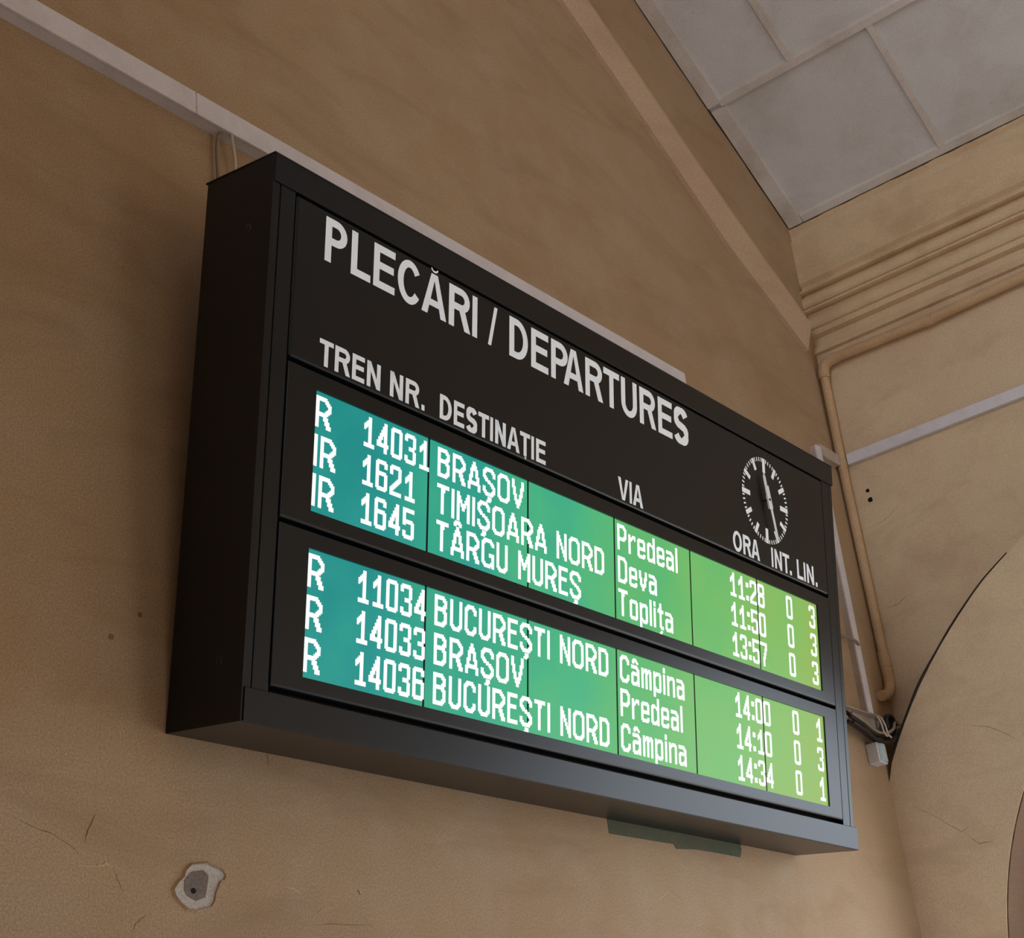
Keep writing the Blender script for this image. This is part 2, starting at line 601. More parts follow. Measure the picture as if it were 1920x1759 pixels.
# damaged plaster: chipped rim, white lime layer, grey mortar in the middle
cr = [(-0.2453, -0.2695), (-0.2357, -0.2571), (-0.2237, -0.2479), (-0.2198, -0.2368), (-0.2064, -0.2255), (-0.1701, -0.2195), (-0.1581, -0.2239), (-0.1386, -0.2277), (-0.1303, -0.2363), (-0.1344, -0.244),
      (-0.1432, -0.2476), (-0.155, -0.2687), (-0.158, -0.2826), (-0.1657, -0.2922), (-0.185, -0.2963), (-0.197, -0.3007), (-0.2159, -0.2993), (-0.2296, -0.2914), (-0.2365, -0.2857), (-0.2432, -0.2782)]
inn = [(-0.2226, -0.2515), (-0.208, -0.2366), (-0.1803, -0.2314), (-0.1685, -0.2405), (-0.1729, -0.261), (-0.1771, -0.2777), (-0.1989, -0.2856), (-0.2175, -0.278), (-0.2243, -0.2678)]
cx = sum(p[0] for p in cr) / len(cr)
cz = sum(p[1] for p in cr) / len(cr)
mb = MB()                                    # raised broken rim of the paint layer
rim_in = [(x, -0.0035, z + ZO) for x, z in cr]
rim_top = [(cx + (x - cx) * 1.03, -0.0045, cz + (z - cz) * 1.03 + ZO) for x, z in cr]
rim_out = [(cx + (x - cx) * 1.13, 0.0005, cz + (z - cz) * 1.13 + ZO) for x, z in cr]
rim_b = [(x, 0.0, z + ZO) for x, z in cr]
nr = len(cr)
mb.add(rim_b + rim_in + rim_top + rim_out, [(k * nr + i, k * nr + (i + 1) % nr, (k + 1) * nr + (i + 1) % nr, (k + 1) * nr + i) for k in range(3) for i in range(nr)])
mb.build('chipped_rim', M['wall'], wall_back)
flat_patch('exposed_lime_layer', cr, M['render'], 0.0012, wall_back, 'white lime plaster laid bare in the damaged spot')
flat_patch('exposed_mortar', inn, M['mortar'], 0.0020, wall_back, 'grey mortar with a drilled hole in the damaged spot')
flat_patch('drilled_hole', [(-0.2043 + 0.006 * math.cos(a), -0.2689 + 0.005 * math.sin(a)) for a in [k * 0.7854 for k in range(8)]], M['gap'], 0.0026, wall_back)
flat_patch('teal_paint_strip', [(1.0755, 0.02), (1.0767, -0.034), (1.16, -0.0335), (1.3503, -0.0314), (1.3618, -0.0422), (1.457, -0.0345), (1.56, -0.0335), (1.6689, -0.0342), (1.681, -0.0135), (1.681, 0.02)], M['teal'], 0.0008, wall_back,
           'strip of old green paint under the board')


def crack(parent, pts, r, mat='crack', plane='back'):
    r = r * 0.75
    m_ = MB()
    rnd = random.Random(len(pts) * 7 + int(abs(pts[0][0]) * 1000))
    P = []
    for i in range(len(pts) - 1):
        for k in range(4):
            t = k / 4
            P.append((pts[i][0] + (pts[i + 1][0] - pts[i][0]) * t + rnd.uniform(-1, 1) * r * 1.2, pts[i][1] + (pts[i + 1][1] - pts[i][1]) * t + rnd.uniform(-1, 1) * r * 1.2))
    P.append(pts[-1])
    rad = [r * (0.25 + 0.75 * math.sin(math.pi * (i + 0.4) / len(P))) * rnd.uniform(0.6, 1.2) for i in range(len(P))]
    if plane == 'back':
        q = [(x, 0.0002, z + ZO) for x, z in P]
    elif plane == 'band':
        q = [(XB + 0.0002, y, z + ZO) for y, z in P]
    else:
        q = [(XW + 0.0002, y, z + ZO) for y, z in P]
    m_.tube(q, rad, 6)
    return m_.build('plaster_crack', M[mat], parent)


crack(wall_back, [(-0.5863, -0.1781), (-0.5317, -0.1939), (-0.4911, -0.2023), (-0.4495, -0.222), (-0.439, -0.2313)], 0.0012)
crack(wall_back, [(-0.4073, -0.1582), (-0.4233, -0.1907), (-0.4307, -0.2089)], 0.0018)
crack(wall_back, [(-0.4368, -0.2456), (-0.4072, -0.2455), (-0.3879, -0.2386), (-0.3728, -0.2424)], 0.0022, 'cracklight')
crack(wall_back, [(-0.3728, -0.2424), (-0.3621, -0.2649), (-0.352, -0.282)], 0.0010)
crack(wall_back, [(-0.3378, -0.3515), (-0.3255, -0.3295), (-0.3043, -0.3151)], 0.0012)
crack(wall_back, [(0.0717, -0.3039), (0.1082, -0.2774), (0.151, -0.2695)], 0.0018, 'cracklight')
crack(wall_back, [(0.0782, -0.3083), (0.1269, -0.3033), (0.2423, -0.298)], 0.0010)
crack(wall_back, [(1.2487, -0.1746), (1.3049, -0.1461)], 0.0016, 'cracklight')
crack(wall_back, [(1.3049, -0.1461), (1.3596, -0.1701)], 0.0010)
crack(wall_back, [(1.0055, -0.1603), (1.0142, -0.1957), (1.0298, -0.2186)], 0.0016, 'cracklight')
crack(wall_back, [(0.022, -0.2472), (0.0513, -0.2507)], 0.0026, 'cracklight')
crack(wall_back, [(0.2048, -0.2337), (0.2126, -0.2431)], 0.0026)
crack(wall_back, [(-0.0129, 0.0035), (-0.0131, -0.0243)], 0.0012)
crack(arch, [(-0.0612, 0.2094), (-0.1213, 0.1635), (-0.1994, 0.0962), (-0.2231, 0.1071)], 0.0012, 'crack', 'band')
crack(arch, [(-0.2163, 0.0794), (-0.244, 0.0505), (-0.29, 0.0483)], 0.0013, 'crack', 'band')
crack(arch, [(-0.2968, 0.4058), (-0.3541, 0.3869), (-0.4062, 0.3511), (-0.453, 0.3055)], 0.0010, 'crack', 'band')
crack(wall_right, [(-0.0867, 1.2), (-0.13, 1.21), (-0.17, 1.235)], 0.0012, 'crack', 'right')
crack(wall_right, [(-0.05, 0.9), (-0.10, 0.905), (-0.13, 0.92)], 0.0014, 'crack', 'right')


def wall_hole(x, z, r, parent, plane='back'):
    m_ = MB()
    pts = [(r * math.cos(k * math.pi / 5) * (1 + 0.25 * math.sin(k * 2.3)), r * math.sin(k * math.pi / 5)) for k in range(10)]
    if plane == 'back':
        m_.prism([(x + a, 0.0005, z + b + ZO) for a, b in pts], (0, -0.0012, 0))
    else:
        m_.prism([(XW + 0.0005, x + a, z + b + ZO) for a, b in pts], (-0.0012, 0, 0))
    return m_.build('drill_hole', M['gap'] if plane != 'back' else M['crack'], parent)


wall_hole(-0.3112, 0.2107, 0.005, wall_back)
wall_hole(-0.3753, 0.1561, 0.006, wall_back)
wall_hole(-0.0806, 1.331, 0.007, wall_right, 'right')
wall_hole(-0.0829, 1.2955, 0.009, wall_right, 'right')

# ------------------------------------------------------------------ the departure board
TH = 0.1446
BWID, BH, BD = 2.2284, 1.1, 0.1916
board = thing('departure_board', 'black electronic departure board with green dot display hung leaning on the ochre wall', 'departure board', (-0.2576, 0.0, ZO), (TH, 0, 0))


def L(u, w, v):
    return (u, -v, w)


def bbox(m_, u0, u1, w0, w1, v0, v1):
    return m_.box((u0, -v0, w0), (u1, -v1, w1))


F = BD - 0.002                                # plane of the frame profiles
mb = MB()
bbox(mb, 0.0, 0.0045, 0.0, BH - 0.004, 0.0, F + 0.001)
bbox(mb, BWID - 0.014, BWID - 0.0095, 0.03, BH - 0.004, 0.003, F - 0.002)
bbox(mb, 0.0045, BWID - 0.014, 0.02, 1.06, 0.003, 0.02)
bbox(mb, 0.0045, BWID - 0.014, 0.02, 1.06, 0.02, BD - 0.034)
cab = mb.build('cabinet', M['black'], board, bevel=0.0008)
mb = MB()
bbox(mb, 0.0022, 2.2232, 1.0385, BH - 0.004, 0.004, BD + 0.001)
bbox(mb, -0.001, 2.2242, BH - 0.004, BH, -0.006, BD + 0.0015)
mb.build('top_cap', M['black'], board, bevel=0.0012)
mb = MB()
bbox(mb, 0.0062, 2.2325, 0.0012, 0.0600, 0.004, BD + 0.001)
bbox(mb, 0.0005, 2.2325, 0.0, 0.0030, 0.0, BD - 0.001)
mb.build('bottom_rail', M['black'], board, bevel=0.0018, seg=3)
for (a, b, c, d) in ((0.0048, 0.0203, 0.0228, 0.0612), (BWID - 0.0105, BWID - 0.0290, BWID - 0.0310, 2.1580)):
    mb = MB()
    bbox(mb, a, b, 0.0600, 1.0385, BD - 0.03, F)
    bbox(mb, c, d, 0.0600, 1.0385, BD - 0.03, F)
    bbox(mb, min(b, c), max(b, c), 0.0600, 1.0385, BD - 0.03, F - 0.003)
    mb.build('side_profile', M['black'], board, bevel=0.0012)
# dark recess behind the door joints
mb = MB()
bbox(mb, 0.0605, 2.1585, 0.059, 1.039, BD - 0.034, BD - 0.030)
mb.build('recess_panel', M['gap'], board)

U0, U1 = 0.0648, 2.1540
mb = MB()
bbox(mb, U0, U1, 0.6958, 1.0340, BD - 0.028, BD)
header = mb.build('header_panel', M['black'], board, bevel=0.0055, seg=5)

SX0, SX1 = 0.1400, 2.0850                     # door window
SV = BD - 0.005                               # plane of the display glass


def remap(u, w):
    """point seen on the door plane, moved back to the display plane"""
    return 0.14481306 + (u - 0.14) * (2.08954869 - 0.14481306) / 1.94, w * 1.00243 + 0.0013


def door(w0, w1, s0, s1):
    m_ = MB()
    bbox(m_, U0, SX0, w0, w1, BD - 0.028, BD)
    bbox(m_, SX1, U1, w0, w1, BD - 0.028, BD)
    bbox(m_, SX0, SX1, w0, s0, BD - 0.028, BD)
    bbox(m_, SX0, SX1, s1, w1, BD - 0.028, BD)
    # one continuous frame: outer ring and window ring
    m2 = MB()
    o = [(U0, w0), (U1, w0), (U1, w1), (U0, w1)]
    i = [(SX0, s0), (SX1, s0), (SX1, s1), (SX0, s1)]
    vs = [L(u, w, BD - 0.028) for u, w in o] + [L(u, w, BD) for u, w in o] + [L(u, w, BD) for u, w in i] + [L(u, w, BD - 0.028) for u, w in i]
    fs = []
    for k in range(4):
        j = (k + 1) % 4
        for r in range(3):
            fs.append((r * 4 + k, r * 4 + j, (r + 1) * 4 + j, (r + 1) * 4 + k))
        fs.append((12 + k, 12 + j, j, k))
    m2.add(vs, fs)
    ob = m2.build('display_door', M['black'], board)
    # rounded lower lip of the door leaf
    m3 = MB()
    pr = [(BD - 0.028, w0)] + [(BD - 0.006 + 0.006 * math.sin(t), w0 + 0.006 - 0.006 * math.cos(t)) for t in [math.pi / 2 * k / 6 for k in range(7)]] + [(BD - 0.028, w0 + 0.006)]
    return ob


def door2(w0, w1, s0, s1):
    """door leaf: flat frame whose outer edges are rounded, with a window"""
    m2 = MB()
    R_ = 0.006
    loops = []
    for (du, dv) in [(0.0, 0.028), (0.0, R_)] + [(R_ * (1 - math.cos(t)), R_ * (1 - math.sin(t))) for t in [math.pi / 2 * k / 5 for k in range(1, 6)]]:
        loops.append([L(u, w, BD - dv) for u, w in ((U0 + du * 0.4, w0 + du), (U1 - du * 0.4, w0 + du), (U1 - du * 0.4, w1 - du * 0.4), (U0 + du * 0.4, w1 - du * 0.4))])
    loops.append([L(u, w, BD) for u, w in ((SX0, s0), (SX1, s0), (SX1, s1), (SX0, s1))])
    loops.append([L(u, w, BD - 0.028) for u, w in ((SX0, s0), (SX1, s0), (SX1, s1), (SX0, s1))])
    loops.append(loops[0])
    vs, fs = [], []
    for lp in loops[:-1]:
        vs += lp
    nl = len(loops) - 1
    for r in range(nl):
        r2 = (r + 1) % nl
        for k in range(4):
            j = (k + 1) % 4
            fs.append((r * 4 + k, r * 4 + j, r2 * 4 + j, r2 * 4 + k))
    m2.add(vs, fs)
    return m2.build('display_door', M['black'], board)


door_hi = door2(0.3800, 0.6858, 0.4100, 0.6518)
door_lo = door2(0.0712, 0.3715, 0.1000, 0.3400)

# the six liquid-crystal modules of each row
SEP = [0.1405, 0.4611, 0.7860, 1.1099, 1.4338, 1.7558, 2.0800]
for dr, wa, wb in ((door_hi, 0.4095, 0.6520), (door_lo, 0.0995, 0.3402)):
    back = MB()
    bbox(back, SX0, SX1, wa - 0.002, wb + 0.002, BD - 0.016, SV - 0.0007)
    back.build('display_backing', M['gap'], dr)
    for k in range(6):
        a = remap(SEP[k], 0)[0] + (0.0031 if k else -0.002)
        b = remap(SEP[k + 1], 0)[0] - (0.0031 if k < 5 else 0.0)
        m_ = MB()
        w_lo, w_hi = wa + 0.0004, wb + 0.002
        bbox(m_, a, b, w_lo, w_hi, SV - 0.0006, SV)
        m_.build('lcd_module', M['screen'], dr)

# ---- dot-matrix characters, 16 rows high; "." is dark, "X" is lit
G = {}


def glyph(ch, *rows):
    out = []
    for r in rows:
        if '*' in r:
            a, k = r.split('*')
            out += [a] * int(k)
        else:
            out.append(r)
    G[ch] = out


glyph('0', '.XXXXXX.', 'XXXXXXXX', 'XX....XX*12', 'XXXXXXXX', '.XXXXXX.')
glyph('1', '...XX..', '...XX..', '..XXX..', '.XXXX..', 'XXXXX..', 'XX.XX..', 'X..XX..', '...XX..*7', 'XXXXXXX', 'XXXXXXX')
glyph('2', '.XXXXXX.', 'XXXXXXXX', 'XX....XX', 'XX....XX', 'XX....XX', '......XX', '......XX', '.....XXX', '....XXX.', '...XXX..', '..XXX...', '.XXX....', 'XXX.....', 'XX......', 'XXXXXXXX', 'XXXXXXXX')
glyph('3', '.XXXXXX.', 'XXXXXXXX', 'XX....XX', 'XX....XX', '......XX', '......XX', '......XX', '...XXXX.', '...XXXX.', '......XX', '......XX', '......XX', 'XX....XX', 'XX....XX', 'XXXXXXXX', '.XXXXXX.')
glyph('4', '.....XX.', '.....XX.', '....XXX.', '....XXX.', '...XXXX.', '...XXXX.', '..XXXXX.', '..XX.XX.', '.XXX.XX.', '.XX..XX.', 'XXX..XX.', 'XXXXXXXX', 'XXXXXXXX', '.....XX.*3')
glyph('5', 'XXXXXXXX', 'XXXXXXXX', 'XX......*4', 'XXXXXXX.', 'XXXXXXXX', 'XX....XX', '......XX*3', 'XX....XX', 'XX....XX', 'XXXXXXXX', '.XXXXXX.')
glyph('6', '.XXXXXX.', 'XXXXXXXX', 'XX....XX', 'XX....XX', 'XX......', 'XX......', 'XXXXXXX.', 'XXXXXXXX', 'XX....XX*6', 'XXXXXXXX', '.XXXXXX.')
glyph('7', 'XXXXXXXX', 'XXXXXXXX', '......XX', '......XX', '.....XXX', '.....XX.', '.....XX.', '....XXX.', '....XX..', '....XX..', '...XXX..', '...XX...*5')
glyph('8', '.XXXXXX.', 'XXXXXXXX', 'XX....XX*4', 'XXXXXXXX', '.XXXXXX.', 'XXXXXXXX', 'XX....XX*5', 'XXXXXXXX', '.XXXXXX.')
glyph(':', '...*3', 'XXX*3', '...*6', 'XXX*3', '...')
glyph('R', 'XXXXXXX...', 'XXXXXXXX..', 'XX....XXX.', 'XX.....XXX', 'XX......XX', 'XX......XX', 'XX.....XXX', 'XX....XXX.', 'XXXXXXXX..', 'XXXXXXX...', 'XX...XXX..', 'XX...XXX..', 'XX....XXX.', 'XX....XXX.', 'XX.....XXX', 'XX.....XXX')
glyph('I', 'XX*16')
glyph('B', 'XXXXXXX..', 'XXXXXXXX.', 'XX....XXX', 'XX.....XX', 'XX.....XX', 'XX....XXX', 'XXXXXXXX.', 'XXXXXXXX.', 'XX....XXX', 'XX.....XX*4', 'XX....XXX', 'XXXXXXXX.', 'XXXXXXX..')
glyph('A', '....XX....', '....XX....', '...XXXX...', '...XXXX...', '..XXXXXX..', '..XX..XX..', '..XX..XX..', '..XX..XX..', '.XXX..XXX.', '.XX....XX.', '.XX....XX.', '.XXXXXXXX.', 'XXXXXXXXXX', 'XX......XX*3')
glyph('\u00c2', *G['A'])
glyph('S', '..XXXXXX..', '.XXXXXXXX.', 'XXX....XXX', 'XX......XX', 'XX......XX', 'XXX.......', '.XXX......', '..XXXX....', '....XXXX..', '......XXX.', '.......XXX', 'XX......XX', 'XX......XX', 'XXX....XXX', '.XXXXXXXX.', '..XXXXXX..')
glyph('\u0218', *G['S'])
glyph('O', '..XXXXXX..', '.XXXXXXXX.', 'XXX....XXX', 'XX......XX*10', 'XXX....XXX', '.XXXXXXXX.', '..XXXXXX..')
glyph('V', 'XX......XX*4', 'XXX....XXX', '.XX....XX.*3', '.XXX..XXX.', '..XX..XX..*2', '..XXXXXX..', '...XXXX...', '...XXXX...', '....XX....', '....XX....')
glyph('T', 'XXXXXXXXX', 'XXXXXXXXX', '...XXX...', '...XXX...', '...XX....*12')
glyph('M', 'XX......XX*2', 'XXX....XXX*2', 'XXXX..XXXX*2', 'XX.XXXX.XX*2', 'XX..XX..XX*2', 'XX......XX*6')
glyph('N', 'XX.....XX*2', 'XXX....XX*2', 'XXXX...XX*2', 'XX.XX..XX', 'XX.XX..XX', 'XX..XX.XX', 'XX..XX.XX', 'XX...XXXX*2', 'XX....XXX*2', 'XX.....XX*2')
glyph('D', 'XXXXXXX..', 'XXXXXXXX.', 'XX....XXX', 'XX.....XX*10', 'XX....XXX', 'XXXXXXXX.', 'XXXXXXX..')
glyph('G', '..XXXXXX..', '.XXXXXXXX.', 'XXX....XXX', 'XX......XX', 'XX........*4', 'XX....XXXX', 'XX....XXXX', 'XX......XX*3', 'XXX....XXX', '.XXXXXXXXX', '..XXXXX.XX')
glyph('U', 'XX.....XX*13', 'XXX...XXX', '.XXXXXXX.', '..XXXXX..')
glyph('C', '..XXXXX..', '.XXXXXXX.', 'XXX...XXX', 'XX.....XX', 'XX.....XX', 'XX.......*6', 'XX.....XX', 'XX.....XX', 'XXX...XXX', '.XXXXXXX.', '..XXXXX..')
glyph('E', 'XXXXXXXX', 'XXXXXXXX', 'XX......*4', 'XXXXXXX.', 'XXXXXXX.', 'XX......*6', 'XXXXXXXX', 'XXXXXXXX')
glyph('P', 'XXXXXXX..', 'XXXXXXXX.', 'XX....XXX', 'XX.....XX*4', 'XX....XXX', 'XXXXXXXX.', 'XXXXXXX..', 'XX.......*6')
glyph('r', '.......*4', 'XX..XXX', 'XX.XXXX', 'XXXX..X', 'XXX....', 'XX.....*8')
glyph('e', '........*4', '.XXXXXX.', 'XXXXXXXX', 'XX....XX*3', 'XXXXXXXX', 'XXXXXXXX', 'XX......', 'XX......', 'XX....XX', 'XXXXXXXX', '.XXXXXX.')
glyph('d', '......XX*4', '.XXX..XX', 'XXXXXXXX', 'XX...XXX', 'XX....XX*6', 'XX...XXX', 'XXXXXXXX', '.XXXX.XX')
glyph('a', '........*4', 'XXXXXX..', 'XXXXXXX.', '.....XXX', '......XX', '.XXXXXXX', 'XXXXXXXX', 'XX....XX*3', 'XX...XXX', 'XXXXXXXX', '.XXXX.XX')
glyph('\u00e2', *G['a'])
glyph('l', 'XX*16')
glyph('i', 'XX*3', '..', 'XX*12')
glyph('v', '........*4', 'XX....XX*4', 'XXX..XXX', '.XX..XX.*3', '.XXXXXX.', '..XXXX..', '...XX...', '...XX...')
glyph('o', '........*4', '.XXXXXX.', 'XXXXXXXX', 'XX....XX*8', 'XXXXXXXX', '.XXXXXX.')
glyph('p', '........*4', 'XX.XXXX.', 'XXXXXXXX', 'XXX...XX', 'XX....XX*6', 'XXX...XX', 'XXXXXXXX', 'XX.XXXX.', 'XX......*3')
glyph('n', '........*4', 'XX.XXXX.', 'XXXXXXXX', 'XXX...XX', 'XX....XX*9')
glyph('m', '..........*4', 'XX.XXX.XX.', 'XXXXXXXXXX', 'XXX.XXX.XX', 'XX..XX..XX*9')
glyph('\u0163', '..XX..*3', '.XXX..', 'XXXXXX', 'XXXXXX', '..XX..*7', '..XX..', '..XXXX', '...XXX', '......', '...XX.', '..XX..')
MARK_ABOVE = {'\u00c2': [(3, 6, -4), (2, 7, -3), (2, 3, -2), (6, 7, -2)], '\u00e2': [(2, 4, 0), (1, 5, 1), (1, 2, 2), (5, 6, 2)]}
MARK_BELOW = {'\u0218': [(4, 6, 16.6), (4, 6, 17.6), (3, 5, 18.6)]}
PH = 0.00389


def put_dots(m_, ch, u, wtop):
    """adds one character; u, wtop are the places read on the door plane"""
    g = G[ch]
    runs = []
    for r, row in enumerate(g):
        c = 0
        while c < len(row):
            if row[c] == 'X':
                e = c
                while e + 1 < len(row) and row[e + 1] == 'X':
                    e += 1
                runs.append((c, e, r))
                c = e + 1
            else:
                c += 1
    runs += MARK_ABOVE.get(ch, []) + MARK_BELOW.get(ch, [])
    if ch == '\u00c2':
        runs = [(a, b, r + 0.6) if r < 0 else (a, b, r) for a, b, r in runs]
    for a, b, r in runs:
        ua, wa = remap(u + (a - 0.08) * PX, wtop - (r - 0.12) * PH)
        ub, wb = remap(u + (b + 1.12) * PX, wtop - (r + 1.12) * PH)
        vv = SV + 0.0004
        m_.add([L(ua, wb, vv), L(ub, wb, vv), L(ub, wa, vv), L(ua, wa, vv), L(ua, wb, SV - 0.001), L(ub, wb, SV - 0.001), L(ub, wa, SV - 0.001), L(ua, wa, SV - 0.001)],
               [(0, 1, 2, 3), (0, 4, 5, 1), (1, 5, 6, 2), (2, 6, 7, 3), (3, 7, 4, 0)])
    return max(len(r) for r in g)


ADV = {'R': 12, 'B': 11.6}


def put_text(m_, s, u, wtop):
    for ch in s:
        if ch == ' ':
            u += 7 * PX
            continue
        wd = put_dots(m_, ch, u, wtop)
        u += ADV.get(ch, wd + 2.15) * PX
    return u


def put_number(m_, s, u, wtop):
    for ch in s:
        if ch == ':':
            put_dots(m_, ch, u + 1.2 * PX, wtop)
            u += 5.1 * PX
            continue
        put_dots(m_, ch, u + (2 if ch == '1' else 1) * PX, wtop)
        u += 10 * PX


ROWS_HI = [('R', '14031', 'BRA\u0218OV', 'Predeal', '11:28', '0', '3'),
           ('IR', '1621', 'TIMI\u0218OARA NORD', 'Deva', '11:50', '0', '3'),
           ('IR', '1645', 'T\u00c2RGU MURE\u0218', 'Topli\u0163a', '13:57', '0', '3')]
ROWS_LO = [('R', '11034', 'BUCURE\u0218TI NORD', 'C\u00e2mpina', '14:00', '0', '1'),
           ('R', '14033', 'BRA\u0218OV', 'Predeal', '14:10', '0', '3'),
           ('R', '14036', 'BUCURE\u0218TI NORD', 'C\u00e2mpina', '14:34', '0', '1')]
for dr, rows, w_top in ((door_hi, ROWS_HI, 0.6402), (door_lo, ROWS_LO, 0.3292)):
    for k, (kind, num, dest, via, tm, late, line) in enumerate(rows):
        w = w_top - 0.0782 * k
        for name, fn, txt, uu in (('train_type', put_text, kind, 0.1402), ('train_number', put_number, num, 0.2637), ('destination', put_text, dest, 0.4884), ('via_stop', put_text, via, 1.1224),
                                  ('departure_time', put_number, tm, 1.6135), ('delay', put_number, late, 1.9030), ('platform_number', put_number, line, 2.0275)):
            m_ = MB()
            fn(m_, txt, uu, w)
            m_.build(name, M['dots'], dr)


# ---- lettering of the header panel, drawn as flat strokes
def ring_arc(m_, cx, cy, a, b, sh, sv, t0, t1, v, n=18):
    """part of an elliptic ring; sv = stroke width sideways, sh = stroke height at top and bottom"""
    vs, fs = [], []
    for k in range(n + 1):
        t = t0 + (t1 - t0) * k / n
        c, s = math.cos(t), math.sin(t)
        vs += [L(cx + a * c, cy + b * s, v), L(cx + (a - sv) * c, cy + (b - sh) * s, v)]
    for k in range(n):
        fs.append((2 * k, 2 * k + 1, 2 * k + 3, 2 * k + 2))
    m_.add(vs, fs)


def quad(m_, pts, v):
    m_.add([L(u, w, v) for u, w in pts], [tuple(range(len(pts)))])


def rct(m_, u0, u1, w0, w1, v):
    quad(m_, [(u0, w0), (u1, w0), (u1, w1), (u0, w1)], v)


